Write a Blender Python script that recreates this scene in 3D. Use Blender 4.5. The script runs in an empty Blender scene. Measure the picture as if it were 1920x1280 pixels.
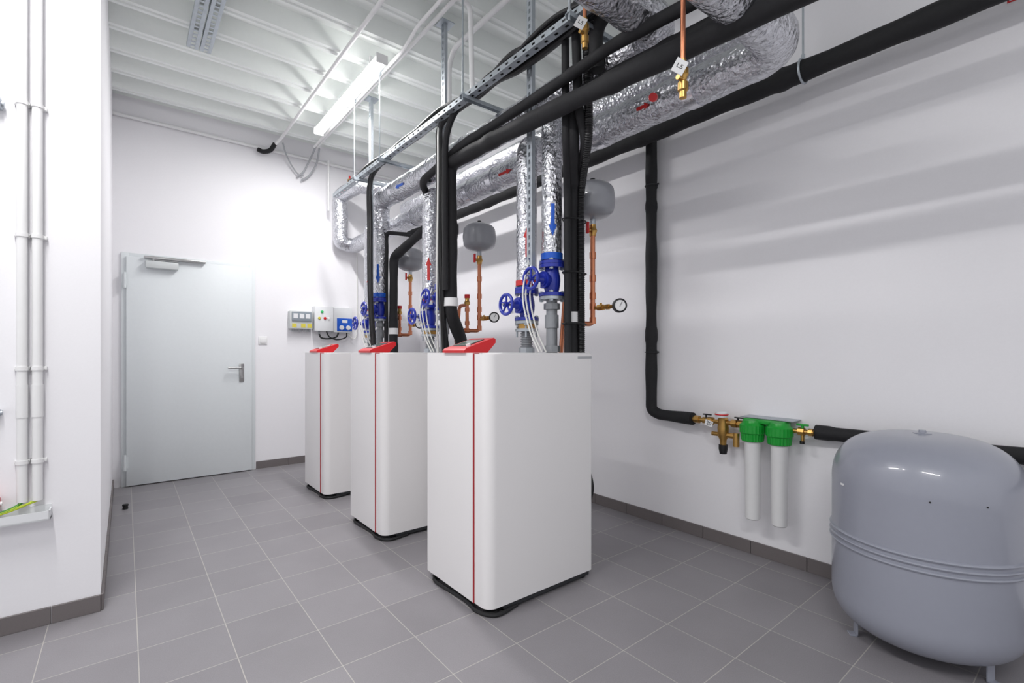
import bpy, bmesh, math, random
from mathutils import Vector, Matrix
random.seed(7)
V=Vector
scene=bpy.context.scene
COL=scene.collection
def S(r,g,b):
    f=lambda c:(c/255/12.92) if c/255<=.04045 else ((c/255+.055)/1.055)**2.4
    return (f(r),f(g),f(b),1)
# ---------------------------------------------------------------- materials
def mat(name,col,rough=.5,metal=0,bump=0,scale=40,var=0,emit=0,coat=0,dist=.01,trans=0):
    m=bpy.data.materials.new(name); m.use_nodes=True
    nt=m.node_tree; b=nt.nodes['Principled BSDF']
    b.inputs['Base Color'].default_value=col
    b.inputs['Roughness'].default_value=rough
    b.inputs['Metallic'].default_value=metal
    b.inputs['Coat Weight'].default_value=coat
    if trans: b.inputs['Transmission Weight'].default_value=trans
    if emit:
        b.inputs['Emission Color'].default_value=col
        b.inputs['Emission Strength'].default_value=emit
    tc=nt.nodes.new('ShaderNodeTexCoord')
    n=nt.nodes.new('ShaderNodeTexNoise'); n.inputs['Scale'].default_value=scale; n.inputs['Detail'].default_value=5
    nt.links.new(tc.outputs['Object'],n.inputs['Vector'])
    r=nt.nodes.new('ShaderNodeMapRange')
    v=max(var,.02)
    r.inputs['To Min'].default_value=1-v; r.inputs['To Max'].default_value=1+v
    nt.links.new(n.outputs['Fac'],r.inputs['Value'])
    x=nt.nodes.new('ShaderNodeVectorMath'); x.operation='SCALE'
    x.inputs[0].default_value=col[:3]
    nt.links.new(r.outputs['Result'],x.inputs['Scale'])
    nt.links.new(x.outputs['Vector'],b.inputs['Base Color'])
    if bump:
        bp=nt.nodes.new('ShaderNodeBump'); bp.inputs['Strength'].default_value=bump; bp.inputs['Distance'].default_value=dist
        nt.links.new(n.outputs['Fac'],bp.inputs['Height']); nt.links.new(bp.outputs['Normal'],b.inputs['Normal'])
    return m
M={}
M['wall']=mat('wall_paint',S(243,242,245),.6,bump=.05,scale=120,dist=.002)
M['ceil']=mat('ceiling_paint',S(243,247,244),.5)
M['base']=mat('skirting_tile',S(112,106,106),.5,var=.08,scale=200)
M['boiler']=mat('white_powder_coat',S(238,236,236),.4,bump=.03,scale=600,dist=.0005)
M['boilertop']=mat('white_lid',S(225,224,224),.45)
M['red']=mat('red_plastic',S(205,25,32),.35)
M['darkred']=mat('red_strip',S(170,40,48),.4)
M['black']=mat('black_foam_insulation',S(27,27,30),.75,bump=.3,scale=60,var=.25,dist=.004)
M['rubber']=mat('black_rubber',S(28,28,30),.6)
M['blackp']=mat('black_plastic',S(22,22,24),.4)
M['blue']=mat('blue_enamel',S(28,48,165),.35,coat=.3)
M['bluetape']=mat('blue_tape',S(20,90,200),.4)
M['redtape']=mat('red_tape',S(210,45,45),.4)
M['zinc']=mat('galvanised_steel',S(180,187,193),.42,.7,var=.15,scale=30)
M['steel']=mat('brushed_steel',S(175,175,175),.3,.95)
M['cast']=mat('grey_cast_iron',S(145,148,152),.5,.3,bump=.2)
M['copper']=mat('copper',S(200,130,98),.3,.9,var=.2,scale=20)
M['brass']=mat('brass',S(190,150,85),.3,.9,var=.15,scale=30)
M['vessel']=mat('grey_painted_steel',S(148,150,156),.35,coat=.3)
M['tank']=mat('tank_grey_paint',S(150,153,165),.3,coat=.4)
M['door']=mat('door_paint',S(227,232,234),.45)
M['frame']=mat('frame_paint',S(224,229,231),.45)
M['whitep']=mat('white_plastic',S(236,236,236),.4)
M['whitec']=mat('conduit_white',S(236,236,236),.45)
M['greyc']=mat('cable_grey',S(170,172,176),.5)
M['green']=mat('green_plastic',S(20,155,50),.35)
M['box']=mat('enclosure_grey',S(205,209,209),.45)
M['boxw']=mat('enclosure_pale',S(228,230,232),.45)
M['boxclear']=mat('smoked_cover',S(140,150,158),.2,coat=.5)
M['yellow']=mat('yellow_plastic',S(215,202,80),.5)
M['yg']=mat('earth_wire_yellow_green',S(190,205,40),.5)
M['greenwire']=mat('green_wire',S(60,140,50),.5)
M['screen']=mat('lcd_screen',S(120,135,125),.15,coat=.5)
M['glow']=mat('lamp_diffuser',(1,.99,.98,1),.5,emit=15)
M['greenled']=mat('green_button',S(60,190,110),.4)
M['ink']=mat('black_ink',S(20,20,20),.6)
M['cream']=mat('white_wire',S(225,225,222),.45)
M['dark']=mat('dark_gap',S(45,47,50),.6)
def foil():
    m=mat('aluminium_foil_wrap',S(214,215,220),.24,1)
    nt=m.node_tree; b=nt.nodes['Principled BSDF']; tc=[n for n in nt.nodes if n.type=='TEX_COORD'][0]
    n1=nt.nodes.new('ShaderNodeTexNoise'); n1.inputs['Scale'].default_value=30; n1.inputs['Detail'].default_value=5; n1.inputs['Distortion'].default_value=.8
    vo=nt.nodes.new('ShaderNodeTexVoronoi'); vo.inputs['Scale'].default_value=60; vo.feature='F1'
    nt.links.new(tc.outputs['Object'],n1.inputs['Vector']); nt.links.new(tc.outputs['Object'],vo.inputs['Vector'])
    ad=nt.nodes.new('ShaderNodeMath'); ad.operation='ADD'
    nt.links.new(n1.outputs['Fac'],ad.inputs[0])
    mu=nt.nodes.new('ShaderNodeMath'); mu.operation='MULTIPLY'; mu.inputs[1].default_value=.35
    nt.links.new(vo.outputs['Distance'],mu.inputs[0]); nt.links.new(mu.outputs[0],ad.inputs[1])
    bp=nt.nodes.new('ShaderNodeBump'); bp.inputs['Strength'].default_value=.75; bp.inputs['Distance'].default_value=.016
    nt.links.new(ad.outputs[0],bp.inputs['Height']); nt.links.new(bp.outputs['Normal'],b.inputs['Normal'])
    return m
M['foil']=foil()
M['foiltape']=mat('aluminium_tape',S(222,222,227),.22,1,bump=.3,scale=60,dist=.005)
def tilemat():
    m=bpy.data.materials.new('grey_floor_tiles'); m.use_nodes=True; nt=m.node_tree; b=nt.nodes['Principled BSDF']
    tc=nt.nodes.new('ShaderNodeTexCoord'); mp=nt.nodes.new('ShaderNodeMapping')
    mp.inputs['Location'].default_value=(-.04+.305*20,-.02+.305*20,0)
    nt.links.new(tc.outputs['Object'],mp.inputs['Vector'])
    br=nt.nodes.new('ShaderNodeTexBrick'); br.offset=0; br.squash=1
    for k,v in (('Scale',1),('Brick Width',.305),('Row Height',.305),('Mortar Size',.0018),('Mortar Smooth',.1),('Bias',0)): br.inputs[k].default_value=v
    br.inputs['Color1'].default_value=S(141,138,142); br.inputs['Color2'].default_value=S(131,128,132); br.inputs['Mortar'].default_value=S(178,174,170)
    nt.links.new(mp.outputs['Vector'],br.inputs['Vector'])
    n=nt.nodes.new('ShaderNodeTexNoise'); n.inputs['Scale'].default_value=260; n.inputs['Detail'].default_value=3
    n2=nt.nodes.new('ShaderNodeTexNoise'); n2.inputs['Scale'].default_value=3; n2.inputs['Detail'].default_value=5
    for q in (n,n2): nt.links.new(tc.outputs['Object'],q.inputs['Vector'])
    r=nt.nodes.new('ShaderNodeMapRange'); r.inputs['To Min'].default_value=.82; r.inputs['To Max'].default_value=1.18
    r2=nt.nodes.new('ShaderNodeMapRange'); r2.inputs['To Min'].default_value=.88; r2.inputs['To Max'].default_value=1.12
    nt.links.new(n.outputs['Fac'],r.inputs['Value']); nt.links.new(n2.outputs['Fac'],r2.inputs['Value'])
    mm=nt.nodes.new('ShaderNodeMath'); mm.operation='MULTIPLY'; nt.links.new(r.outputs[0],mm.inputs[0]); nt.links.new(r2.outputs[0],mm.inputs[1])
    x=nt.nodes.new('ShaderNodeVectorMath'); x.operation='SCALE'; nt.links.new(br.outputs['Color'],x.inputs[0]); nt.links.new(mm.outputs[0],x.inputs['Scale'])
    nt.links.new(x.outputs['Vector'],b.inputs['Base Color'])
    bp=nt.nodes.new('ShaderNodeBump'); bp.inputs['Strength'].default_value=.4; bp.inputs['Distance'].default_value=.002; bp.invert=True
    nt.links.new(br.outputs['Fac'],bp.inputs['Height']); nt.links.new(bp.outputs['Normal'],b.inputs['Normal'])
    b.inputs['Roughness'].default_value=.38
    return m
M['tile']=tilemat()
# ---------------------------------------------------------------- geometry helper
def fr(ax):
    ax=V(ax).normalized(); h=V((0,0,1)) if abs(ax.z)<.9 else V((1,0,0))
    u=ax.cross(h).normalized(); return ax,u,ax.cross(u).normalized()
def fillet(pts,f,n=7):
    pts=[V(p) for p in pts]
    if f<=0 or len(pts)<3: return pts
    out=[pts[0]]
    for i in range(1,len(pts)-1):
        a,b,c=pts[i-1],pts[i],pts[i+1]
        d1=(a-b); d2=(c-b); ang=d1.angle(d2)
        if ang>math.pi-.05: out.append(b); continue
        d=min(f,d1.length*.48,d2.length*.48)
        p=b+d1.normalized()*d; q=b+d2.normalized()*d
        for k in range(n+1):
            t=k/n; out.append(p*(1-t)**2+b*2*t*(1-t)+q*t*t)
    out.append(pts[-1]); return out
def resample(pts,step):
    out=[pts[0]]
    for a,b in zip(pts,pts[1:]):
        L=(b-a).length; n=max(1,int(L/step))
        for k in range(1,n+1): out.append(a.lerp(b,k/n))
    return out
def spline(pts,n=8):
    pts=[V(p) for p in pts]; P=[pts[0]*2-pts[1]]+pts+[pts[-1]*2-pts[-2]]; out=[]
    for i in range(1,len(P)-2):
        for k in range(n):
            t=k/n; a,b,c,d=P[i-1],P[i],P[i+1],P[i+2]
            out.append(.5*((2*b)+(c-a)*t+(2*a-5*b+4*c-d)*t*t+(3*b-a-3*c+d)*t**3))
    out.append(pts[-1]); return out
class G:
    def __init__(s): s.bm=bmesh.new()
    def box(s,x0,y0,z0,x1,y1,z1,bev=0,seg=2):
        x0,x1=sorted((x0,x1));y0,y1=sorted((y0,y1));z0,z1=sorted((z0,z1))
        return s.obox(((x0+x1)/2,(y0+y1)/2,(z0+z1)/2),(x1-x0,y1-y0,z1-z0),Matrix.Identity(3),bev,seg)
    def obox(s,c,size,R,bev=0,seg=2):
        mt=Matrix.Translation(V(c))@R.to_4x4()@Matrix.Diagonal((*size,1))
        g=bmesh.ops.create_cube(s.bm,size=1,matrix=mt)
        if bev:
            es=list({e for v in g['verts'] for e in v.link_edges})
            bmesh.ops.bevel(s.bm,geom=es,offset=bev,segments=seg,profile=.5,affect='EDGES')
        return s
    def ring(s,c,u,w,r,seg):
        if r<1e-6: return [s.bm.verts.new(c)]
        return [s.bm.verts.new(c+u*(r*math.cos(2*math.pi*k/seg))+w*(r*math.sin(2*math.pi*k/seg))) for k in range(seg)]
    def skin(s,a,b):
        n=max(len(a),len(b))
        for k in range(n):
            j=(k+1)%n
            if len(a)==1 and len(b)==1: return
            if len(a)==1: s.bm.faces.new((a[0],b[k],b[j]))
            elif len(b)==1: s.bm.faces.new((a[k],b[0],a[j]))
            else: s.bm.faces.new((a[k],b[k],b[j],a[j]))
    def lathe(s,c,prof,axis=(0,0,1),seg=28):
        ax,u,w=fr(axis); c=V(c); pr=None
        for r,z in prof:
            rg=s.ring(c+ax*z,u,w,r,seg)
            if pr: s.skin(pr,rg)
            pr=rg
        return s
    def cyl(s,p0,p1,r,r2=None,seg=20):
        p0=V(p0);p1=V(p1);L=(p1-p0).length; r2=r if r2 is None else r2
        return s.lathe(p0,[(0,0),(r,0),(r2,L),(0,L)],p1-p0,seg)
    def tube(s,pts,r,f=0,seg=14,rf=None,step=None,caps=True):
        P=fillet(pts,f)
        if step: P=resample(P,step)
        T=[]
        for i in range(len(P)):
            a=P[max(i-1,0)];b=P[min(i+1,len(P)-1)]; T.append((b-a).normalized())
        _,u,_=fr(T[0]); pr=None; L=0; first=None
        for i,p in enumerate(P):
            t=T[i]; u=(u-t*u.dot(t)).normalized(); w=t.cross(u)
            if i: L+=(p-P[i-1]).length
            rr=rf(L,r) if rf else r
            rg=s.ring(p,u,w,rr,seg)
            if pr: s.skin(pr,rg)
            else: first=rg
            pr=rg
        if caps:
            s.bm.faces.new(first[::-1]); s.bm.faces.new(pr)
        return s
    def torus(s,c,axis,R,r,n=32,m=10):
        ax,u,w=fr(axis); c=V(c); rings=[]
        for i in range(n):
            a=2*math.pi*i/n; d=u*math.cos(a)+w*math.sin(a)
            rings.append([s.bm.verts.new(c+d*(R+r*math.cos(2*math.pi*k/m))+ax*(r*math.sin(2*math.pi*k/m))) for k in range(m)])
        for i in range(n): s.skin(rings[i],rings[(i+1)%n])
        return s
    def prism(s,poly,z0,z1):
        a=[s.bm.verts.new((x,y,z0)) for x,y in poly]; b=[s.bm.verts.new((x,y,z1)) for x,y in poly]
        s.skin(a,b); s.bm.faces.new(a); s.bm.faces.new(b); return s
    def prof(s,poly3,ext):
        ext=V(ext)
        a=[s.bm.verts.new(V(p)) for p in poly3]; b=[s.bm.verts.new(V(p)+ext) for p in poly3]
        s.skin(a,b); s.bm.faces.new(a); s.bm.faces.new(b); return s
    def face(s,pts): s.bm.faces.new([s.bm.verts.new(V(p)) for p in pts]); return s
    def obj(s,name,m,off=V((0,0,0)),sharp=.6):
        bm=s.bm
        bmesh.ops.recalc_face_normals(bm,faces=bm.faces)
        for f in bm.faces: f.smooth=True
        for e in bm.edges:
            if len(e.link_faces)==2 and e.calc_face_angle(0)>sharp: e.smooth=False
        me=bpy.data.meshes.new(name)
        bmesh.ops.translate(bm,verts=bm.verts,vec=-V(off))
        bm.to_mesh(me); bm.free(); me.materials.append(M[m] if isinstance(m,str) else m)
        o=bpy.data.objects.new(name,me); COL.objects.link(o); return o
def thing(name,label,cat,loc,group=None):
    e=bpy.data.objects.new(name,None); e.empty_display_size=.1; COL.objects.link(e); e.location=V(loc)
    e['label']=label; e['category']=cat
    if group: e['group']=group
    return e
def root(o):
    while o.parent: o=o.parent
    return o
def part(par,name,g,m,label=None):
    o=g.obj(name,m,root(par).location); o.parent=par
    if label: o['label']=label
    return o
def solo(name,label,cat,g,m,loc=(0,0,0),group=None):
    o=g.obj(name,m,loc); o.location=V(loc); o['label']=label; o['category']=cat
    if group: o['group']=group
    return o
def struct(name,g,m,label=None,sharp=.6):
    o=g.obj(name,m,sharp=sharp); o['kind']='structure'
    o['label']=label or name; o['category']=name.split('_')[0]
    return o
def clone(o,d,par=None):
    c=o.copy(); COL.objects.link(c)
    if par is None: c.location=o.location+V(d)
    else: c.parent=par
    for ch in o.children: clone(ch,d,c)
    return c
def textmesh(txt,size,loc,R,par,m='ink',name='lettering'):
    cu=bpy.data.curves.new('t','FONT'); cu.body=txt; cu.size=size; cu.align_x='CENTER'; cu.align_y='CENTER'; cu.extrude=.0004
    o=bpy.data.objects.new('t',cu); COL.objects.link(o)
    dg=bpy.context.evaluated_depsgraph_get(); me=bpy.data.meshes.new_from_object(o.evaluated_get(dg))
    bpy.data.objects.remove(o)
    me.transform(Matrix.Translation(V(loc)-root(par).location)@R.to_4x4())
    me.materials.clear(); me.materials.append(M[m])
    p=bpy.data.objects.new(name,me); COL.objects.link(p); p.parent=par; p['label']='printed characters '+txt
    return p
def facing(n,up=(0,0,1)):
    n=V(n).normalized(); x=V(up).cross(n).normalized(); y=n.cross(x)
    return Matrix((x,y,n)).transposed()
DY=1.13
# ---------------------------------------------------------------- room
XR,YB,XL,YP,ZC=2.92,5.53,-.09,2.95,3.42
struct('floor',G().box(-3.1,-2.7,-.1,3.02,5.63,0),'tile','grey square ceramic floor tiles with pale grout')
struct('wall_back',G().box(-3.1,YB,0,3.02,YB+.1,3.62),'wall','white painted back wall')
struct('wall_right',G().box(XR,-2.7,0,XR+.1,YB,3.62),'wall','white painted long wall')
struct('wall_left',G().box(-3.0,YP,0,XL,YB,3.62),'wall','white painted projecting wall')
g=G(); prof=[]; y=-2.7; P=.33
while y<5.63:
    for dy,z in ((0,ZC),(.026,ZC),(.032,ZC+.010),(.048,ZC+.010),(.054,ZC),(.08,ZC),(.115,ZC+.12),(.295,ZC+.12)):
        prof.append((y+dy,z))
    y+=P
prof=[(a,b) for a,b in prof if a<=5.63]
lo=[g.bm.verts.new((-3.1,a,b)) for a,b in prof]; hi=[g.bm.verts.new((3.02,a,b)) for a,b in prof]
for i in range(len(prof)-1): g.bm.faces.new((lo[i],hi[i],hi[i+1],lo[i+1]))
o=struct('ceiling',g,'ceil','white painted trapezoidal steel deck ceiling',.1)
struct('trim_1',G().box(-3.1,-2.7,ZC+.2,3.02,5.63,ZC+.25),'ceil','roof slab above the steel deck')
def skirt(name,a,b,n):
    a=V(a);b=V(b);n=V(n);g=G();L=(b-a).length;d=(b-a).normalized();k=0
    while k<L-.01:
        e=min(k+.302,L); p=a+d*k; q=a+d*e+n*.011
        g.box(p.x,p.y,0,q.x,q.y,.076,.0015,1); k+=.305
    struct(name,g,'base','dark grey tile skirting')
skirt('baseboard_right',(XR,-2.6,0),(XR,YB,0),(-1,0,0))
skirt('baseboard_back',(1.05,YB,0),(XR-.012,YB,0),(0,-1,0))
skirt('baseboard_left',(XL,YP,0),(XL,YB,0),(1,0,0))
skirt('baseboard_front',(-3,YP,0),(XL,YP,0),(0,-1,0))
# ---------------------------------------------------------------- door
d=thing('door_1','pale grey steel door with closer and lever handle','door',(.5,YB,0)); d['kind']='structure'
g=G(); g.box(-.03,YB-.02,0,.025,YB+.0,2.09,.003); g.box(.985,YB-.02,0,1.04,YB,2.09,.003); g.box(.025,YB-.02,2.035,.985,YB,2.09,.003)
part(d,'door_frame',g,'frame')
leaf=part(d,'door_leaf',G().box(.005,YB-.045,.008,1.005,YB-.021,2.055,.004),'door')
g=G(); g.box(.888,YB-.055,.905,.932,YB-.046,1.085,.004)
h=part(d,'handle_plate',g,'steel','brushed steel escutcheon plate')
g=G(); g.tube([(.91,YB-.055,1.045),(.91,YB-.1,1.045),(.785,YB-.1,1.045)],.010,.02); part(h,'lever',g,'steel','brushed steel lever')
g=G(); g.cyl((.91,YB-.056,.955),(.91,YB-.07,.955),.012); part(h,'lock_cylinder',g,'steel')
for z in (.22,1.84):
    g=G(); g.cyl((-.004,YB-.055,z-.07),(-.004,YB-.055,z+.07),.010); g.box(-.025,YB-.047,z-.05,.02,YB-.044,z+.05); part(d,'hinge',g,'frame')
c=part(d,'door_closer',G().box(.14,YB-.105,1.96,.385,YB-.046,2.025,.008),'box','silver door closer body')
part(c,'closer_rail',G().box(.13,YB-.085,2.045,.60,YB-.056,2.068,.003),'steel','grey slide rail')
g=G(); g.cyl((.2,YB-.075,2.025),(.2,YB-.075,2.046),.012); g.obox((.29,YB-.074,2.037),(.19,.018,.007),Matrix.Rotation(.05,3,'Z')); part(c,'closer_arm',g,'steel')
t=thing('light_switch','white square rocker light switch on the wall','light switch',(1.113,YB,1.32))
part(t,'switch_frame',G().box(1.072,YB-.01,1.28,1.154,YB,1.362,.003),'whitep'); part(t,'rocker',G().box(1.086,YB-.016,1.294,1.14,YB-.01,1.348,.003),'whitep')
solo('door_stop','small black rubber door stop on the tiled floor','door stop',G().lathe((-.0,4.74,0),[(0,0),(.018,0),(.016,.022),(.02,.026),(.019,.036),(0,.038)]),'rubber')
# ---------------------------------------------------------------- boilers
BX0,BX1,BY0,BY1,BH,BB=1.262,1.955,1.758,2.315,1.197,.036
def rounded(x0,y0,x1,y1,rs,n=8):
    pts=[]; cs=[(x0,y0,math.pi),(x1,y0,1.5*math.pi),(x1,y1,0),(x0,y1,.5*math.pi)]
    for (x,y,a0),r in zip(cs,rs):
        cx=x+r if x==x0 else x-r; cy=y+r if y==y0 else y-r
        for k in range(n+1):
            a=a0+k/n*math.pi/2; pts.append((cx+r*math.cos(a),cy+r*math.sin(a)))
    return pts
b=thing('heating_boiler','tall white floor-standing boiler with red vertical strip and red control panel','boiler',(1.596,2.04,0),'row of white boilers')
part(b,'cabinet',G().prism(rounded(BX0+.004,BY0,BX1,BY1-.002,(.052,.010,.010,.015)),BB,BH-.006),'boiler')
part(b,'front_panel',G().prism(rounded(BX0,BY0+.112,BX0+.05,BY1,(.003,.003,.003,.016)),BB,BH),'boiler')
part(b,'red_strip',G().box(BX0-.001,BY0+.1045,BB,BX0+.03,BY0+.1115,BH-.002),'darkred','thin red vertical trim strip')
part(b,'top_lid',G().prism(rounded(BX0+.052,BY0+.004,BX1-.004,BY1-.006,(.05,.01,.01,.01)),BH-.006,BH),'boilertop')
part(b,'plinth',G().prism(rounded(BX0+.03,BY0+.02,BX1-.015,BY1-.02,(.05,.02,.02,.02)),.010,BB),'blackp','black recessed base')
for x,y in ((BX0+.05,BY0+.04),(BX0+.05,BY1-.05),(BX1-.05,BY0+.05),(BX1-.05,BY1-.05)):
    part(b,'foot',G().lathe((x,y,0),[(0,0),(.034,0),(.036,.008),(.028,.018),(0,.02)]),'rubber','black rubber levelling foot')
g=G(); g.tube(spline([(BX0+.02,BY1-.05,.011),(BX0-.004,BY1-.12,.010),(BX0+.012,BY0+.2,.010),(BX0+.0,BY0+.08,.010),(BX0+.05,BY0-.004,.010),(BX0+.18,BY0+.01,.010)]),.009,seg=8); part(b,'floor_gasket',g,'rubber','black rubber strip under the base')
part(b,'plinth_rail',G().box(BX0+.1,BY0+.006,.014,BX1-.02,BY0+.022,BB+.001),'dark')
part(b,'name_plate',G().box(1.845,BY0-.0015,1.165,1.95,BY0+.001,1.178),'greyc','small grey nameplate')
py0,py1,px0,px1=1.925,2.125,BX0-.012,1.435
cp=part(b,'control_panel',G().prof([(px0,py0,BH),(px0,py0,BH+.012),(px0+.012,py0,BH+.022),(px1-.012,py0,BH+.074),(px1,py0,BH+.068),(px1,py0,BH+.05),(px1-.05,py0,BH)],(0,py1-py0,0)),'red','sloping red control panel')
sl=math.atan2(.052,px1-px0-.024)
R=Matrix.Rotation(-sl,3,'Y')
def onp(fx,dy): return V((px0+.012+(px1-px0-.024)*fx,(py0+py1)/2+dy,BH+.022+.052*fx))
part(cp,'screen',G().obox(onp(.52,.01)+V((0,0,.001)),(.085,.12,.005),R,.001,1),'screen','grey-green LCD screen')
part(cp,'screen_surround',G().obox(onp(.52,.01),(.105,.14,.005),R,.001,1),'blackp')
part(cp,'knob',G().cyl(onp(.2,-.07),onp(.2,-.07)+R@V((0,0,.012)),.012),'whitep')
for k in (1,2): clone(b,(0,DY*k,0))
# ---------------------------------------------------------------- foil pipes
def wob(L,r): return r*(1+.02*math.sin(L*31)+.012*math.sin(L*77+1))
def arrow(par,c,axis,face,r,L,w,m):
    ax=V(axis).normalized(); f=V(face); f=(f-ax*f.dot(ax)).normalized(); s=ax.cross(f); c=V(c); r+=.0035
    def P(h,x):
        a=x/r; return c+ax*h+f*(r*math.cos(a))+s*(r*math.sin(a))
    g=G(); sw=w*.22; hh=L*.35
    for x0,x1 in ((-sw,0),(0,sw)): g.face([P(-L/2,x0),P(-L/2,x1),P(L/2-hh,x1),P(L/2-hh,x0)])
    g.face([P(L/2-hh,-w/2),P(L/2-hh,0),P(L/2,0)]); g.face([P(L/2-hh,0),P(L/2-hh,w/2),P(L/2,0)])
    n='flow_arrow'; part(par,n,g,m,('red' if m=='redtape' else 'blue')+' flow direction arrow sticker')
CX=1.8; YR=1.907; YS=2.116; ZRH=2.565; ZSH=2.40; XSH=2.02
CAM=V((-.62,-.78,0))
t=thing('insulated_pipe','large foil-wrapped return header pipe running above the boilers','pipe',(CX,2.5,ZRH))
g=G(); g.tube([(.3,1.2,ZRH),(CX,1.2,ZRH),(CX,YR+2*DY,ZRH),(CX,YR+2*DY,2.3)],.085,.15,24,wob,.03); part(t,'foil_jacket',g,'foil')
for yy in (1.5,2.3,2.75,3.2,3.8):
    part(t,'tape_band',G().cyl((CX,yy-.025,ZRH),(CX,yy+.025,ZRH),.0885,seg=28),'foiltape')
for yy in (2.5,3.6): arrow(t,(CX,yy,ZRH),(0,1,0),(-1,-.3,-.35),.087,.14,.04,'bluetape')
t=thing('insulated_pipe','large foil-wrapped supply header pipe running behind the risers','pipe',(XSH,2.5,ZSH))
g=G(); g.tube([(.6,.81,ZSH),(XSH,.81,ZSH),(XSH,4.7,ZSH)],.083,.13,24,wob,.03); part(t,'foil_jacket',g,'foil')
for yy in (1.2,1.75,2.7,3.0,3.9,4.6): part(t,'tape_band',G().cyl((XSH,yy-.025,ZSH),(XSH,yy+.025,ZSH),.0868,seg=28),'foiltape')
for yy,l_ in ((1.42,.07),(2.5,.13),(3.45,.13)): arrow(t,(XSH,yy,ZSH),(0,-1,0),(-1,-.5,-.3),.085,l_,.035,'redtape')
g=G(); g.tube([(XSH,4.7,ZSH),(XSH,5.40,ZSH),(1.87,5.40,ZSH+.02),(1.87,5.40,2.94),(1.90,4.95,2.94),(2.3,4.72,2.92)],.08,.05,24,wob,.03); part(t,'end_loop',g,'foil','boxy foil-wrapped loop at the wall')
arrow(t,(1.885,5.17,2.94),(0,1,0),(-1,-.2,-.3),.085,.17,.05,'redtape')
t=thing('insulated_pipe','foil-wrapped pipe along the wall side of the headers','pipe',(2.28,2.5,2.68))
g=G(); g.tube([(2.28,4.62,2.68),(2.28,1.05,2.68),(2.28,.98,3.0),(2.28,.98,3.405)],.07,.14,20,wob,.03); part(t,'foil_jacket',g,'foil')
for k in range(3):
    dy=DY*k; gl='foil-wrapped boiler risers'
    t=thing('insulated_riser','vertical foil-wrapped return riser with blue band and arrow','pipe',(CX,YR+dy,1.7),gl)
    g=G(); g.tube([(CX,YR+dy,1.7),(CX,YR+dy,2.482 if k<2 else 2.298)],.055 if k<2 else .062,0,20,wob,.03); part(t,'foil_jacket',g,'foil')
    part(t,'colour_band',G().cyl((CX,YR+dy,1.695),(CX,YR+dy,1.73),.0595 if k<2 else .066,seg=28),'bluetape','blue band')
    arrow(t,(CX,YR+dy,1.90),(0,0,-1),CAM,.058 if k<2 else .064,.17,.045,'bluetape')
    t=thing('insulated_riser','vertical foil-wrapped supply riser with red band and arrow','pipe',(CX,YS+dy,1.6),gl)
    g=G(); g.tube([(CX,YS+dy,1.58),(CX,YS+dy,ZSH-.005),(XSH-.075,YS+dy,ZSH-.005)],.059,.09,20,wob,.03); part(t,'foil_jacket',g,'foil')
    part(t,'colour_band',G().cyl((CX,YS+dy,1.578),(CX,YS+dy,1.608),.0635,seg=28),'redtape','red band')
    arrow(t,(CX,YS+dy,1.82),(0,0,1),CAM,.062,.17,.045,'redtape')
# ---------------------------------------------------------------- gate valves
def valve(c,h,lab):
    c=V(c); x,y,z=c
    t=thing('gate_valve',lab,'valve',(x,y,z-h),'blue gate valves above the boilers')
    g=G(); g.lathe((x,y,z-h),[(0,0),(.032,0),(.034,.01),(.045,h*.7),(.047,h),(.045,h*1.3),(.034,2*h-.01),(.032,2*h),(0,2*h)])
    g.cyl((x,y,z),(x-.075,y,z),.036,.034); g.cyl((x-.055,y,z),(x-.068,y,z),.046); g.cyl((x-.072,y,z),(x-.1,y,z),.025,.017)
    part(t,'valve_body',g,'blue')
    for s in (-1,1):
        zz=z+s*h; f=part(t,'flange',G().cyl((x,y,zz-.009*(s+1)),(x,y,zz+.009*(1-s)),.070,seg=32),'blue')
        f2=part(t,'counter_flange',G().cyl((x,y,zz+(.002 if s>0 else -.018)),(x,y,zz+(.018 if s>0 else -.002)),.068,seg=32),'blue' if s>0 else 'zinc')
        for q in range(4):
            a=math.pi/4+q*math.pi/2; px,py_=x+.056*math.cos(a),y+.056*math.sin(a)
            g=G(); g.cyl((px,py_,zz-.030),(px,py_,zz+.030),.006,seg=10)
            for e in (-.028,.019): g.cyl((px,py_,zz+e),(px,py_,zz+e+.009),.0115,seg=6)
            part(f,'bolt',g,'zinc','zinc-plated hex bolt')
    part(t,'stem',G().cyl((x-.095,y,z),(x-.175,y,z),.007),'steel')
    w=G(); w.torus((x-.15,y,z),(1,0,0),.055,.009)
    for q in range(5):
        a=q*2*math.pi/5+.3; w.tube([(x-.15,y,z),(x-.148,y+.03*math.cos(a),z+.03*math.sin(a)),(x-.15,y+.055*math.cos(a),z+.055*math.sin(a))],.006,seg=8)
    w.cyl((x-.138,y,z),(x-.164,y,z),.015); part(t,'handwheel',w,'blue')
    tag=part(t,'number_tag',G().obox((x-.12,y-.02,z-.035),(.003,.03,.03),Matrix.Rotation(.4,3,'Z')),'whitep','white number tag')
    return t
v1=valve((CX,YR,1.585),.085,'blue cast gate valve with handwheel on return riser')
v2=valve((CX,YS,1.465),.085,'blue cast gate valve with handwheel on supply riser')
for v in (v1,v2):
    for k in (1,2): clone(v,(0,DY*k,0))
t=thing('pipe_connector','grey threaded steel connector between valve and boiler','pipe fitting',(CX,YR,BH),'grey connectors under the valves')
g=G(); g.cyl((CX,YR,BH),(CX,YR,1.478),.03); g.cyl((CX,YR,1.33),(CX,YR,1.40),.037,seg=24); part(t,'pipe_piece',g,'cast')
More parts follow.
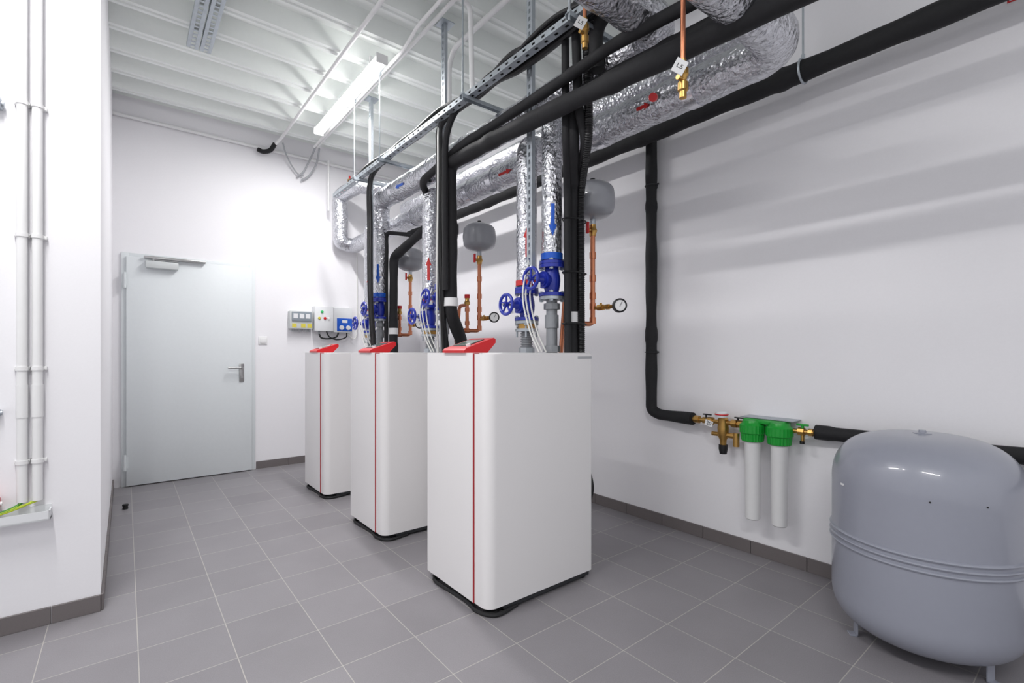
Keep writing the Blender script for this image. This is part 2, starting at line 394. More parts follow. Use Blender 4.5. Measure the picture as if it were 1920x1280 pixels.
part(t,'hex_nut',G().cyl((CX,YR,1.43),(CX,YR,1.462),.044,seg=8),'cast'); part(t,'hex_nut',G().cyl((CX,YR,1.20),(CX,YR,1.235),.046,seg=8),'cast')
t2=thing('pipe_connector','ribbed grey flexible connector with brass flange above the boiler','pipe fitting',(CX,YS,BH),'grey connectors under the valves')
g=G(); g.tube([(CX,YS,BH+.03),(CX,YS,1.335)],.033,0,20,lambda L,r:r+.004*math.sin(L*420),.002); part(t2,'flexible_bellows',g,'cast')
g=G(); g.cyl((CX,YS,1.333),(CX,YS,1.36),.05); part(t2,'brass_flange',g,'brass','brass flange ring')
part(t2,'hex_nut',G().cyl((CX,YS,BH),(CX,YS,BH+.03),.045,seg=8),'zinc')
g=G(); g.cyl((CX,YS,1.318),(CX,YS,1.334),.066,seg=28)
for q in range(4):
    a=math.pi/4+q*math.pi/2; g.cyl((CX+.056*math.cos(a),YS+.056*math.sin(a),1.285),(CX+.056*math.cos(a),YS+.056*math.sin(a),1.348),.006,seg=8)
part(t2,'lower_flange',g,'zinc')
for q in (t,t2):
    for k in (1,2): clone(q,(0,DY*k,0))
# ---------------------------------------------------------------- expansion vessels + copper
VX,VY=2.08,1.865
t=thing('expansion_vessel','small grey membrane expansion vessel on copper pipe','expansion vessel',(VX,VY,1.95),'small grey expansion vessels')
g=G()
R0=.12
def dome(z0,h,r,n,up):
    return [(r*math.cos(a),z0+(1 if up else -1)*h*math.sin(a)) for a in [k/n*math.pi/2 for k in (range(n+1) if up else range(n,-1,-1))]]
prof_=dome(.065,.06,R0,8,False)+[(R0+.005,.105),(R0+.005,.118)]+dome(.16,.062,R0,8,True)
g.lathe((VX,VY,1.95),[(max(a,0),z) for a,z in prof_],seg=40); part(t,'vessel_body',g,'vessel')
part(t,'connection_nozzle',G().cyl((VX,VY,1.925),(VX,VY,1.965),.016),'zinc')
part(t,'air_valve_cap',G().cyl((VX,VY,2.17),(VX,VY,2.187),.014),'blackp')
c=thing('copper_pipe','copper pipework with brass shut-off valve and red handle','pipe',(VX,VY,BH),'copper boiler pipework')
g=G(); g.tube([(VX,VY,1.90),(VX,VY,1.36),(1.90,VY+.03,1.36),(1.90,VY+.03,BH)],.014,.03); g.tube([(1.98,VY+.015,1.36),(1.98,VY+.015,1.55)],.013); g.tube([(1.98,VY+.015,1.55),(1.98,VY+.12,1.55),(1.945,VY+.12,BH+.0),],.013,.03)
part(c,'copper_tube',g,'copper')
g=G()
for z in (1.88,1.75,1.62,1.52,1.46,1.38): g.cyl((VX,VY,z-.018),(VX,VY,z+.018),.0185)
g.cyl((1.98-.02,VY+.02,1.36),(2.0,VY+.02,1.36),.0185); g.cyl((1.9,VY+.03,1.3),(1.9,VY+.03,1.27),.0185)
for z in (1.40,1.5): g.cyl((1.98,VY+.015,z),(1.98,VY+.015,z+.03),.0175)
part(c,'pipe_coupling',g,'copper')
g=G(); g.lathe((VX,VY,1.86),[(0,0),(.019,0),(.019,.012),(.026,.03),(.019,.048),(.019,.065),(0,.065)],seg=12); g.cyl((VX,VY,1.892),(VX-.038,VY,1.892),.010)
sv=part(c,'shut_off_valve',g,'brass'); part(sv,'valve_handle',G().box(VX-.05,VY-.009,1.87,VX-.037,VY+.009,1.935,.003),'red','red lever')
g=G(); g.lathe((1.98,VY+.015,1.55),[(0,0),(.02,0),(.022,.02),(.016,.03),(.016,.05),(0,.05)],seg=12)
s2=part(c,'safety_valve',g,'brass'); part(s2,'valve_cap',G().cyl((1.98,VY+.015,1.6),(1.98,VY+.015,1.628),.02),'red','red cap')
ga=thing('pressure_gauge','round black-rimmed pressure gauge on a brass stem','gauge',(VX,VY-.17,1.45),'pressure gauges')
g=G(); g.cyl((VX-.0,VY-.014,1.45),(VX-.0,VY-.175,1.45),.010); g.cyl((VX,VY-.04,1.45),(VX,VY-.08,1.45),.018,seg=6); g.cyl((VX,VY-.1,1.45),(VX,VY-.12,1.45),.015); g.cyl((VX,VY-.06,1.45),(VX,VY-.06,1.475),.007)
part(ga,'gauge_stem',g,'brass','brass stem')
n=V((-.55,-.83,0)).normalized(); gc=V((VX,VY-.185,1.45))
part(ga,'gauge_case',G().lathe(gc,[(0,0),(.034,0),(.038,.004),(.038,.028),(.031,.031),(.029,.026),(0,.026)],n,32),'blackp')
dl=part(ga,'gauge_dial',G().cyl(gc+n*.0262,gc+n*.0272,.029,seg=32),'whitep','white dial face')
u=V((0,0,1)).cross(n)
part(dl,'needle',G().tube([gc+n*.0285-(u*.5+V((0,0,1))).normalized()*.006,gc+n*.0285+(u*.5+V((0,0,1))).normalized()*.024],.0012,seg=6),'ink')
for q in (t,c,ga):
    for k in (1,2): clone(q,(0,DY*k,0))
# ---------------------------------------------------------------- black insulated pipes
def bw(L,r):
    k=(L%.9)
    return r*(1+.05*math.sin(L*9)+.03*math.sin(L*23+2))*(1.12 if k<.07 else 1)
def black(lab,pts,r,f=.08,grp=None,loc=None):
    return solo('black_insulated_pipe',lab,'pipe',G().tube(pts,r,f,18,bw,.03),'black',loc or pts[0],grp)
XW=2.755; ZW=2.662
w=black('long black foam-insulated pipe running high along the wall',[(XW,-2.5,ZW),(XW,5.45,ZW)],.052)
XD=2.868
black('black foam-insulated drop pipe running down the wall to the filters',[(XD,3.3,2.80),(XD,2.03,2.80),(XD,2.03,.80),(XD,1.97,.772),(2.83,1.69,.775)],.038,.05)
black('black foam-insulated pipe on the wall behind the grey tank',[(2.872,1.0,.775),(2.872,-1.5,.775)],.034,.05)
black('black foam-insulated pipe crossing in front of the foil pipes',[(1.88,2.93,BH),(1.86,2.9,1.28),(1.67,2.73,1.45),(1.66,2.725,2.43),(1.625,2.2,2.40),(1.595,1.6,2.35),(1.66,.65,2.33),(1.7,-.3,2.33)],.042,.07)
black('second slimmer black insulated pipe running beside the crossing pipe',[(1.84,3.35,2.42),(1.70,3.2,2.45),(1.655,2.6,2.50),(1.645,2.1,2.50),(1.62,1.75,2.485),(1.60,1.3,2.49),(1.66,.5,2.47),(1.7,-.3,2.47)],.026,.10)
black('black foam-insulated pipe bending over from boiler top',[(1.88,4.06,BH),(1.88,4.05,2.05),(1.90,3.5,2.2),(2.12,3.35,2.2)],.038,.06)
black('thin black insulated pipe beside the bent one',[(1.84,4.12,BH),(1.84,4.12,2.28),(1.93,3.75,2.2),(2.12,3.5,2.2)],.018,.06)
black('thick black insulated riser beside the boiler valves',[(1.875,1.83,BH),(1.865,1.82,2.05),(1.70,1.655,2.22),(1.695,1.645,2.435),(1.695,1.2,2.42),(1.745,-.3,2.41)],.033,.06,'black risers at boiler')
solo('black_insulated_pipe','slim black riser beside the boiler valves','pipe',G().tube([(1.815,1.80,BH),(1.81,1.80,2.05),(1.665,1.665,2.22),(1.655,1.66,2.78),(1.635,1.5,2.80)],.019,.05),'black',group='black risers at boiler')
solo('black_insulated_pipe','slim black riser running up to the cable tray','pipe',G().tube([(1.93,1.855,BH),(1.925,1.85,2.05),(1.735,1.60,2.22),(1.675,1.59,2.35),(1.665,1.60,2.74),(1.64,1.45,2.78)],.022,.05),'black',group='black risers at boiler')
solo('black_insulated_pipe','black insulated riser bending over the tray end','pipe',G().tube([(1.70,1.50,2.50),(1.69,1.50,2.72),(1.68,1.2,2.74),(1.70,.7,2.72),(1.72,-.2,2.72)],.032,.09,16,bw,.03),'black',group='black risers at boiler')
solo('corrugated_conduit','black corrugated flexible conduit beside the risers','conduit',G().tube([(1.9,1.785,BH),(1.895,1.785,2.05),(1.72,1.565,2.24),(1.68,1.545,2.7),(1.62,1.35,2.76)],.02,.06,14,lambda L,r:r+.0018*math.sin(L*600),.003),'blackp')
for z in (1.35,1.62,1.9):
    solo('cable_tie','black cable tie bundling the black risers','cable tie',G().tube([(1.79,1.79,z),(1.86,1.752,z),(1.945,1.785,z),(1.955,1.87,z),(1.88,1.88,z),(1.79,1.82,z),(1.79,1.79,z)],.004,.02,8),'blackp',group='cable ties')
for p,r_ in (((1.873,1.828,1.36),.038),((1.668,2.728,1.50),.0475),((1.88,4.055,1.36),.0425)):
    solo('pipe_marker','white adhesive marker wrapped on black insulation','marker',G().cyl(p,(p[0],p[1],p[2]+.055),r_),'whitep',group='white pipe markers')
def clamp(y,z,x,horiz=True):
    g=G(); g.tube([(x,y,z),(XR,y,z)],.006)
    g.torus((x,y,z),(0,1,0) if horiz else (0,0,1),.042,.004,24,6)
    g.cyl((XR-.006,y,z),(XR,y,z),.016)
    g.cyl((x,y-.040,z) if not horiz else (x,y,z+.040),(x,y-.060,z) if not horiz else (x,y,z+.060),.006)
    solo('pipe_clamp','black pipe clamp fixed to the wall','clamp',g,'dark',group='wall pipe clamps')
for z in (2.36,1.2): clamp(2.03,z,XD,False)
clamp(.6,.775,2.872)
g=G(); g.tube([(XW,1.02,3.43),(XW,1.02,ZW+.06)],.005); g.torus((XW,1.02,ZW),(0,1,0),.060,.006,28,6); g.cyl((XW,1.02,ZW+.058),(XW,1.02,ZW+.085),.01,seg=6)
hang=solo('pipe_hanger','threaded rod hanger with ring clamp on black pipe','hanger',g,'zinc',group='pipe hangers')
clone(hang,(0,1.9,0))
# ---------------------------------------------------------------- tray, struts
def strut(p0,p1,w,dpt,nrm,pitch=.05,slot=.028):
    p0=V(p0);p1=V(p1);ax=(p1-p0).normalized();n=V(nrm).normalized();s=ax.cross(n).normalized();L=(p1-p0).length
    R=Matrix((ax,s,n)).transposed(); g=G(); c=(p0+p1)/2
    for sg in (-1,1):
        g.obox(c+s*sg*(w/2-.001)-n*dpt/2,(L,.002,dpt),R)
        g.obox(c+s*sg*(w/2-w*.16),(L,w*.32,.002),R)
    k=0
    while k<L:
        e=min(k+pitch-slot,L); g.obox(p0+ax*((k+e)/2),(max(e-k,.002),w*.4,.002),R); k+=pitch
    return g
for y,zb in ((1.947,1.62),(2.84,2.3),(4.09,1.32)):
    t=thing('support_post','galvanised slotted channel post hanging from the ceiling','steel channel',(1.69,y,zb),'slotted channel posts')
    part(t,'slotted_channel',strut((1.675,y,zb),(1.675,y,ZC),.042,.022,(-1,0,0),.04,.022),'zinc')
    part(t,'ceiling_plate',G().box(1.64,y-.05,ZC-.006,1.74,y+.05,ZC,.001,1),'zinc')
t=thing('cable_tray','slim galvanised perforated cable tray hung along the pipes','cable tray',(1.57,3,2.69))
part(t,'slotted_side',strut((1.556,1.3,2.706),(1.556,4.7,2.706),.032,.003,(-1,0,0),.07,.022),'zinc')
part(t,'slotted_base',strut((1.577,1.3,2.69),(1.577,4.7,2.69),.040,.003,(0,0,-1),.07,.022),'zinc')
for y in (1.5,2.36,3.53,4.05):
    t=thing('trapeze_hanger','galvanised cross arm with threaded rod carrying the tray','steel channel',(1.6,y,2.66),'tray trapeze hangers')
    part(t,'cross_arm',strut((1.51,y,2.686),(1.86,y,2.686),.032,.02,(0,0,1),.05,.028),'zinc')
    part(t,'threaded_rod',G().tube([(1.522,y,2.655),(1.522,y,ZC-.06)],.0055,seg=8),'zinc')
    g=G(); g.box(1.512,y-.02,ZC-.10,1.532,y+.02,ZC-.05,.003); g.obox((1.535,y,ZC-.04),(.05,.03,.008),Matrix.Rotation(.5,3,'Y')); g.cyl((1.522,y,2.69),(1.522,y,2.7),.011,seg=6)
    part(t,'beam_clamp',g,'zinc')
def cable(pts,r,m='blackp',lab='black cable lying along the cable tray',grp='tray cables',n=8):
    return solo('cable',lab,'cable',G().tube(spline(pts,n),r,seg=10),m,group=grp)
XS=(1.575,1.61,1.640,1.645,1.615,1.635,1.59)
ZS=(2.706,2.707,2.707,2.740,2.740,2.770,2.745)
for i in range(7):
    x=XS[i]; end=(4.6,4.1,2.75,4.0,2.7,4.0,4.6)[i]; pts=[]; y=.75; z=ZS[i]
    while y<end-.1:
        sag=(.02*math.sin(y*5+i) if 1.6<y<2.75 and i>1 else 0)
        pts.append((x+random.uniform(-.006,.006),y,z+random.uniform(0,.022)+sag)); y+=.18
    if i in (2,4):
        xx=1.605+.006*(i-2); yy=2.76+.018*(i-2); pts+=[(xx,yy-.02,2.68),(xx,yy,2.5),(xx,yy,1.9),(xx+.02,yy,1.5),(1.72+.01*i,2.93,BH)]
    if i in (3,5): yy=4.0+.02*(i-3); pts+=[(1.648,yy,2.66),(1.645,yy,2.3),(1.65,yy,1.7),(1.7,yy+.04,BH)]
    cable(pts,(.012,.016,.020,.016,.020,.017,.012)[i])
cable([(1.70,.55,2.60),(1.67,.9,2.78),(1.63,1.3,2.81),(1.63,1.7,2.795),(1.65,2.1,2.78),(1.62,2.5,2.74),(1.60,2.66,2.6),(1.60,2.69,2.3),(1.61,2.70,1.6)],.020,'black','thick black hose curling along the tray and down')
for k in range(3):
    dy=DY*k
    for j,(ox,oz) in enumerate(((0,0),(.03,.04),(-.02,.07))):
        cable([(1.70+ox,YR+dy+.05,1.62+oz),(1.64+ox,YR+dy+.03,1.5),(1.66+ox,YR+dy-.0,1.32),(1.70+ox,YR+dy-.03,BH+.003)],.0045,'cream','thin white sensor wire beside the valve','sensor wires')
cable([(1.62,2.80,2.72),(1.575,2.735,2.6),(1.572,2.73,2.3),(1.58,2.76,1.5),(1.7,2.95,BH)],.006,'cream','white cable dropping from the tray to the boiler','sensor wires')
cable([(2.0,1.9,.62),(2.0,1.83,.55),(2.0,1.80,.45),(2.0,1.84,.36),(2.0,1.95,.3),(2.0,2.1,.012)],.012,'blackp','black hose hanging behind the boiler','hoses')
# ---------------------------------------------------------------- lamps
def lamp(x,y0,y1,z=3.30):
    t=thing('ceiling_lamp','long white linear fluorescent lamp hung from ceiling','lamp',(x,(y0+y1)/2,z),'linear ceiling lamps')
    part(t,'lamp_housing',G().box(x-.034,y0,z+.015,x+.034,y1,z+.04,.006),'whitep')
    g=G(); g.prof([(x-.042,y0+.01,z+.015),(x-.040,y0+.01,z-.012),(x-.02,y0+.01,z-.03),(x+.02,y0+.01,z-.03),(x+.040,y0+.01,z-.012),(x+.042,y0+.01,z+.015)],(0,y1-y0-.02,0)); part(t,'lamp_diffuser',g,'glow','glowing diffuser')
    for y in (y0+.2,y1-.2): part(t,'mounting_bracket',G().box(x-.01,y-.01,z+.04,x+.01,y+.01,ZC+.0),'whitep')
    for y in (y0-.008,y1): part(t,'end_cap',G().box(x-.044,y,z-.03,x+.044,y+.008,z+.04,.003),'whitep')
    l=bpy.data.lights.new('tube_light','AREA'); l.shape='RECTANGLE'; l.size=.07; l.size_y=y1-y0-.1; l.energy=LP; l.color=(1,.985,.985)
    lo_=bpy.data.objects.new('tube_light',l); COL.objects.link(lo_); lo_.location=(x,(y0+y1)/2,z-.034)
LP=40
lamp(1.44,3.3,4.75); lamp(-.5,1.1,2.55); lamp(-.5,-1.5,-.05)
# ---------------------------------------------------------------- ceiling conduits
def conduit(lab,pts,r=.012,f=.06,m='whitec',grp='ceiling conduits'):
    return solo('conduit',lab,'conduit',G().tube(pts,r,f,12),m,group=grp)
conduit('white conduit running under the steel deck',[(1.25,-1,3.395),(1.25,5.3,3.395),(1.2,5.4,3.33)],.014)
conduit('white conduit running beside the lamp',[(1.60,-1,3.395),(1.6,5.35,3.395)],.014)
conduit('white conduit running beside the lamp',[(1.52,-1,3.37),(1.52,2.9,3.37),(1.56,3.2,3.37),(1.56,5.3,3.37)],.012)
conduit('white conduit along the top of the back wall',[(XL,5.50,3.30),(2.85,5.50,3.30)],.016)
conduit('white conduit crossing beneath the steel deck',[(1.0,2.55,3.40),(1.7,2.55,3.40),(1.75,2.6,2.9)],.016)
conduit('thin white conduit dropping down the back wall',[(1.74,5.4,3.3),(1.74,5.4,2.75)],.010)
conduit('white conduit bending down from the ceiling',[(1.85,2.0,3.39),(1.85,2.98,3.39),(1.85,3.05,3.3),(1.85,3.05,2.68)],.018)
cable([(1.2,5.4,3.34),(1.16,5.42,3.27),(1.1,5.45,3.25),(1.06,5.48,3.27)],.022,'black','short black insulated cable end at conduit mouth','loose cables')
cable([(1.27,5.38,3.36),(1.33,5.45,3.25),(1.43,5.48,3.12),(1.5,5.48,3.1)],.008,'greyc','grey cable looping from the conduit','loose cables')
cable([(1.58,5.33,3.38),(1.56,5.4,3.3),(1.5,5.45,3.15),(1.44,5.49,3.08)],.010,'greyc','grey cable looping from the conduit','loose cables')
cable([(1.62,5.33,3.38),(1.62,5.42,3.25),(1.56,5.47,3.12),(1.48,5.49,3.05)],.010,'greyc','grey cable looping from the conduit','loose cables')
t=thing('ceiling_channel','perforated galvanised mounting channel under the ceiling','steel channel',(.42,3,3.39))
part(t,'slotted_channel',strut((.375,1.5,3.385),(.375,4.15,3.385),.07,.03,(0,0,-1),.05,.03),'zinc')
part(t,'slotted_channel',strut((.455,1.5,3.385),(.455,4.15,3.385),.07,.03,(0,0,-1),.05,.03),'zinc')
# ---------------------------------------------------------------- left wall services
for x in (-.345,-.298):
    t=thing('wall_conduit','white vertical plastic conduit clipped to wall','conduit',(x,YP-.03,.56),'white wall conduits')
    part(t,'conduit_tube',G().tube([(x,YP-.03,.56),(x,YP-.03,3.4)],.0175,seg=20),'whitec')
    part(t,'sleeve',G().cyl((x,YP-.03,.92),(x,YP-.03,1.06),.0195,seg=20),'whitec')
    for z in (2.265,1.70,1.13,.73):
        g=G(); g.cyl((x,YP-.03,z-.008),(x,YP-.03,z+.008),.021,seg=20); g.box(x-.026,YP-.02,z-.008,x+.03,YP,z+.008,.002); part(t,'clip',g,'whitep')
t=thing('cable_channel','white open cable channel with earth wires on the wall','cable channel',(-.45,YP-.03,.47))
g=G(); g.box(-.9,YP-.07,.475,-.255,YP-.001,.482); g.box(-.9,YP-.07,.475,-.255,YP-.066,.515); g.box(-.9,YP-.004,.475,-.255,YP-.0,.53); g.box(-.26,YP-.07,.475,-.255,YP-.001,.515); part(t,'channel_body',g,'boxw')
for i in range(6):
    x=-.345+.004*i if i<3 else -.298+.005*(i-4)
    cable([(x,YP-.03,.58),(x-.005,YP-.035,.56),(x-.03-.012*i,YP-.045,.535),(x-.12-.01*i,YP-.05,.515),(x-.3,YP-.04,.49)],.005,'yg' if i%2 else 'greenwire','yellow-green earth wire fanning into channel','earth wires')
g=G(); g.box(-.52,YP-.05,2.22,-.405,YP,2.262,.005); g.cyl((-.41,YP-.025,2.241),(-.398,YP-.025,2.241),.016); solo('wall_bracket','grey metal fixing bracket on the wall','bracket',g,'zinc')
g=G(); g.box(-.52,YP-.03,.93,-.41,YP,.96,.004); g.cyl((-.415,YP-.02,.945),(-.404,YP-.02,.945),.01); solo('wall_bracket','small grey metal bracket on the wall','bracket',g,'zinc')
t=thing('power_plug','red plastic connector lying at the cable channel','plug',(-.43,YP-.03,.56))
part(t,'plug_body',G().box(-.50,YP-.07,.545,-.41,YP-.005,.595,.01),'red'); part(t,'plug_pin',G().cyl((-.42,YP-.05,.57),(-.40,YP-.05,.57),.008),'whitep')
# ---------------------------------------------------------------- electric boxes
t=thing('control_box','grey distribution box with clear cover and yellow labels','electrical box',(1.475,YB,1.44))
part(t,'enclosure',G().box(1.355,YB-.09,1.45,1.585,YB,1.64,.006),'box')
part(t,'clear_cover',G().box(1.37,YB-.105,1.53,1.57,YB-.09,1.63,.005),'boxclear')
for i in range(3): part(t,'display_label',G().box(1.385+.062*i,YB-.107,1.56,1.43+.062*i,YB-.105,1.61),'boxw')
for i in range(7): part(t,'cable_gland',G().cyl((1.38+.03*i,YB-.05,1.452),(1.38+.03*i,YB-.05,1.42),.009,seg=10),'greyc')
for x in (1.375,1.465,1.53): part(t,'warning_label',G().box(x,YB-.0925,1.462,x+.045,YB-.09,1.505),'yellow','yellow warning label')
t=thing('control_box','off-white switch box with green, yellow and red buttons','electrical box',(1.7,YB,1.43))
part(t,'enclosure',G().box(1.60,YB-.12,1.43,1.80,YB,1.70,.006),'boxw')
for x,z,m in ((1.675,1.64,'greenled'),(1.645,1.57,'yellow'),(1.705,1.57,'red'),(1.745,1.57,'whitep')):
    part(t,'push_button',G().lathe((x,YB-.12,z),[(0,0),(.015,0),(.015,.006),(.012,.012),(0,.013)],(0,-1,0),20),m)
part(t,'cable_gland',G().cyl((1.66,YB-.06,1.43),(1.66,YB-.06,1.40),.012),'greyc')
t=thing('control_box','white and blue heating controller with two white dials','electrical box',(1.925,YB,1.41))
part(t,'enclosure',G().box(1.81,YB-.09,1.42,2.02,YB,1.70,.008),'boxw')
part(t,'blue_panel',G().box(1.845,YB-.097,1.435,2.015,YB-.09,1.58,.003),'bluetape','blue fascia')
for x in (1.895,1.97): part(t,'dial',G().lathe((x,YB-.097,1.475),[(0,0),(.026,0),(.024,.014),(0,.016)],(0,-1,0),24),'whitep')
part(t,'display_label',G().box(1.90,YB-.0985,1.53,1.96,YB-.097,1.56),'whitep')
cable([(1.66,YB-.06,1.41),(1.68,YB-.07,1.36),(1.76,YB-.06,1.35),(1.85,YB-.05,1.37),(1.88,YB-.05,1.43)],.009,'blackp','black cable looping between control boxes','box cables')
cable([(1.74,YB-.06,1.43),(1.77,YB-.07,1.37),(1.86,YB-.06,1.34),(1.96,YB-.05,1.37),(1.97,YB-.05,1.43)],.007,'blackp','black cable looping between control boxes','box cables')
cable([(1.98,YB-.05,1.42),(2.03,YB-.05,1.36),(2.08,YB-.04,1.38),(2.1,YB-.03,1.6),(2.1,YB-.02,2.4)],.006,'cream','white cable rising from controller','box cables')
# ---------------------------------------------------------------- water assembly
XA=2.83; ZA=.775
t=thing('pressure_reducer','brass pressure reducing valve assembly with small gauge','valve',(XA,1.5,ZA))
g=G(); g.cyl((XA,1.69,ZA),(XA,1.31,ZA),.014)
for y in (1.66,1.57,1.42,1.38): g.cyl((XA,y-.016,ZA),(XA,y+.016,ZA),.024,seg=8)
g.cyl((XA,1.62,ZA),(XA,1.59,ZA),.02)
g.lathe((XA,1.49,.64),[(0,0),(.018,0),(.02,.03),(.03,.05),(.033,.10),(.028,.14),(.03,.155),(.02,.17),(0,.17)],seg=20)
g.cyl((XA,1.49,.70),(XA-.0,1.41,.70),.016,seg=8); g.cyl((XA,1.41,.72),(XA,1.41,.64),.019,seg=8); g.cyl((XA,1.43,.70),(XA,1.56,.70),.013)
part(t,'brass_body',g,'brass')
part(t,'drain_cup',G().lathe((XA,1.49,.585),[(0,0),(.02,0),(.026,.03),(.026,.055),(0,.056)]),'blackp','black cup')
g=G(); g.lathe((XA,1.50,.805),[(0,0),(.033,0),(.035,.005),(.035,.03),(.03,.034),(0,.034)]); gg=part(t,'dial_housing',g,'boxw','clear-white dial housing'); part(gg,'red_ring',G().torus((XA,1.50,.822),(0,0,1),.036,.004),'red')
for y in (1.60,1.40):
    g=G(); g.cyl((XA,y,ZA+.015),(XA,y,ZA+.035),.006); g.box(XA-.006,y-.035,ZA+.033,XA+.006,y+.02,ZA+.041,.002); part(t,'valve_lever',g,'blackp')
tag=part(t,'number_tag',G().obox((XA-.04,1.56,.765),(.002,.05,.036),Matrix.Rotation(.25,3,'X')),'whitep','white tag')
textmesh('20',.034,(XA-.0415,1.56,.765),Matrix.Rotation(.25,3,'X')@facing((-1,0,0)),tag)
FY=(1.305,1.159)
t=thing('water_filter','twin water filter with green ribbed collars and white canisters','water filter',(2.80,1.232,.25))
part(t,'mounting_plate',G().box(2.80,1.09,.822,XR,1.375,.827,.002,1),'zinc','galvanised bracket plate')
part(t,'filter_head',G().box(2.785,1.12,.795,2.865,1.35,.821,.008),'green')
for y in FY:
    n_=48; g=G(); rings=[]
    for z,rr in ((.69,.050),(.695,.056),(.735,.059),(.74,.065),(.785,.065),(.795,.055),(.812,.05),(.816,.03)):
        rings.append([g.bm.verts.new((2.81+(rr+(.003 if k%2 and z<.79 else 0))*math.cos(2*math.pi*k/n_),y+(rr+(.003 if k%2 and z<.79 else 0))*math.sin(2*math.pi*k/n_),z)) for k in range(n_)])
    for a,b_ in zip(rings,rings[1:]): g.skin(a,b_)
    g.bm.faces.new(rings[0]); g.bm.faces.new(rings[-1])
    col=part(t,'collar',g,'green','ribbed green screw collar')
    z0=.245; part(t,'canister',G().lathe((2.81,y,z0),[(0,0),(.034,0),(.039,.006),(.043,.44),(.045,.445),(0,.446)],seg=32),'whitep','long white filter canister')
t=thing('ball_valve','small brass ball valve with green wing handle','valve',(XA,1.05,ZA))
g=G(); g.cyl((XA,1.095,ZA),(XA,.995,ZA),.013); g.cyl((XA,1.07,ZA),(XA,1.04,ZA),.022,seg=8); g.cyl((XA,1.02,ZA),(XA,1.0,ZA),.02,seg=8); g.cyl((XA,1.05,ZA),(XA,1.05,ZA-.05),.009); part(t,'brass_body',g,'brass')
g=G(); g.cyl((XA,1.05,ZA+.01),(XA,1.05,ZA+.035),.007); g.box(XA-.006,1.02,ZA+.03,XA+.006,1.08,ZA+.042,.003); part(t,'wing_handle',g,'green')
g=G(); g.cyl((XA-.005,1.05,ZA-.05),(XA-.005,1.05,ZA-.065),.012); part(t,'drain_cap',g,'blackp')
# ---------------------------------------------------------------- big tank
TX,TY,TR=2.56,.5,.311
t=thing('expansion_tank','large grey painted steel expansion tank on three short legs','tank',(TX,TY,0))
pr=[]
for k in range(21):
    a=math.pi/2*(1-k/20); pr.append((TR*max(0,math.cos(a))**.54,.195-.16*max(0,math.sin(a))**.85))
def bead(z,h=.008): return [(TR,z-.007),(TR+h*.8,z-.004),(TR+h,z),(TR+h*.8,z+.004),(TR,z+.007)]
for z in (.405,.428,.452): pr+=bead(z)
pr+=[(TR,.655)]
N=24
for k in range(1,N+1):
    a=math.pi/2*k/N; pr.append((TR*max(0,math.cos(a))**.58,.655+.211*math.sin(a)**.9))
pr[0]=(0,.035); pr[-1]=(0,.866)
g=G(); g.lathe((TX,TY,0),pr,seg=80); part(t,'tank_body',g,'tank')
part(t,'top_cap',G().lathe((TX,TY,.862),[(0,0),(.03,0),(.03,.006),(.014,.009),(.012,.018),(0,.019)]),'tank','small crown fitting')
for a in (-115,125,5):
    a=math.radians(a); dx,dy=math.cos(a),math.sin(a)
    bx,by=TX+dx*.235,TY+dy*.235; R=Matrix.Rotation(a,3,'Z')
    g=G(); g.obox((bx,by,.045),(.006,.035,.09),R,.001,1); g.obox((bx+dx*.012,by+dy*.012,.003),(.03,.035,.006),R,.001,1); part(t,'leg',g,'tank','short bent steel leg')
part(t,'type_plate',G().obox((TX-TR*.72-.003,TY+TR*.69,.65),(.002,.02,.008),Matrix.Rotation(math.radians(136),3,'Z')),'whitep')
for dz,aa in ((.66,-165),(.66,-135)):
    a=math.radians(aa); rr=TR-.004
    part(t,'small_plug',G().lathe((TX+rr*math.cos(a),TY+rr*math.sin(a),dz),[(0,0),(.0035,0),(.003,.006),(0,.007)],(math.cos(a),math.sin(a),0),12),'ink')
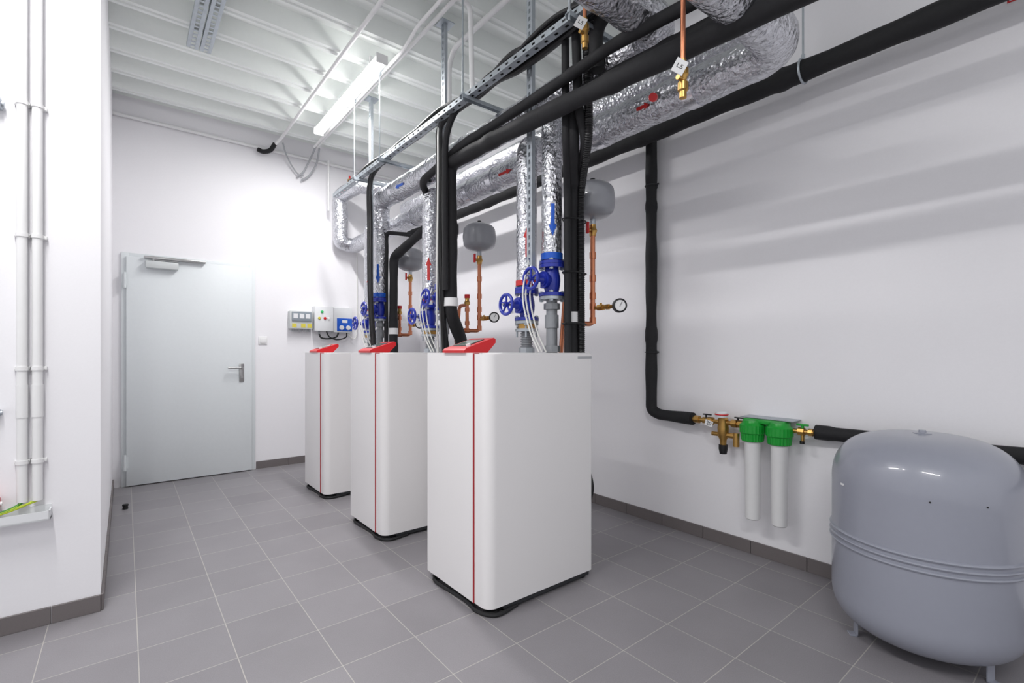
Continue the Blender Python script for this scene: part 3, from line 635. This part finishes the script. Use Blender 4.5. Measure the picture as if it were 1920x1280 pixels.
# ---------------------------------------------------------------- copper drain lines with tags
def drain(x,y,zb,lab):
    t=thing('copper_drain_pipe',lab,'pipe',(x,y,zb),'copper drain lines')
    part(t,'copper_tube',G().tube([(x,y,zb+.10),(x,y,ZC+.02)],.0085),'copper')
    g=G(); g.lathe((x,y,zb),[(0,0),(.012,0),(.012,.02),(.017,.025),(.017,.05),(.012,.055),(.014,.07),(.018,.075),(.018,.095),(.011,.1),(.011,.125),(0,.126)],seg=12); g.cyl((x,y,zb+.06),(x-.03,y,zb+.06),.008); b_=part(t,'brass_valve',g,'brass')
    n=V((-.62,-.78,.1)); Rr=Matrix.Rotation(-.5,3,V((-.62,-.78,.0)).normalized())@facing(n); p=V((x-.038,y-.012,zb+.085))
    tg=part(t,'number_tag',G().obox(p,(.040,.052,.002),Rr),'whitep','white number tag'); textmesh('L5',.023,p+Rr@V((0,0,.0012)),Rr,tg)
drain(1.484,1.374,2.455,'vertical copper drain line with brass valve and tag')
drain(1.44,.896,2.04,'vertical copper drain line with brass valve and tag')
t=thing('gauge_valve','black valve spindle with red grip below the foil pipe','valve',(1.85,1.2,2.3)); part(t,'spindle',G().tube([(1.88,1.3,2.36),(1.80,1.26,2.31)],.016),'blackp'); part(t,'grip',G().tube([(1.80,1.26,2.31),(1.77,1.245,2.295)],.018),'red','red grip')
t=thing('air_vent','brass automatic air vent on the far pipe','valve',(1.93,5.3,3.0)); part(t,'vent_body',G().lathe((1.93,5.28,3.01),[(0,0),(.012,0),(.012,.03),(.022,.035),(.022,.09),(.008,.1),(0,.1)],seg=16),'brass'); part(t,'vent_cap',G().cyl((1.93,5.28,3.11),(1.93,5.28,3.14),.01),'red')
t=thing('wall_sign','white wall notice with red border','sign',(XR,.15,2.66))
part(t,'sign_board',G().box(XR-.003,0,2.675,XR,.29,2.95),'whitep'); g=G()
for a in ((0,2.675,.29,2.681),(0,2.944,.29,2.95),(0,2.681,.006,2.944),(.284,2.681,.29,2.944)): g.box(XR-.005,a[0],a[1],XR-.003,a[2],a[3])
part(t,'sign_border',g,'red')
# ---------------------------------------------------------------- camera, world
w=bpy.data.worlds.new('World'); scene.world=w; w.use_nodes=True; w.node_tree.nodes['Background'].inputs[0].default_value=(.96,.96,1,1); w.node_tree.nodes['Background'].inputs[1].default_value=.82
cam=bpy.data.cameras.new('Camera'); co=bpy.data.objects.new('Camera',cam); COL.objects.link(co)
co.location=(0,0,1.2); co.rotation_euler=(math.pi/2,0,-math.radians(38.64)); cam.lens=17.0; cam.sensor_width=36; cam.shift_y=20/1920; cam.clip_start=.02
scene.camera=co
scene.view_settings.view_transform='Standard'
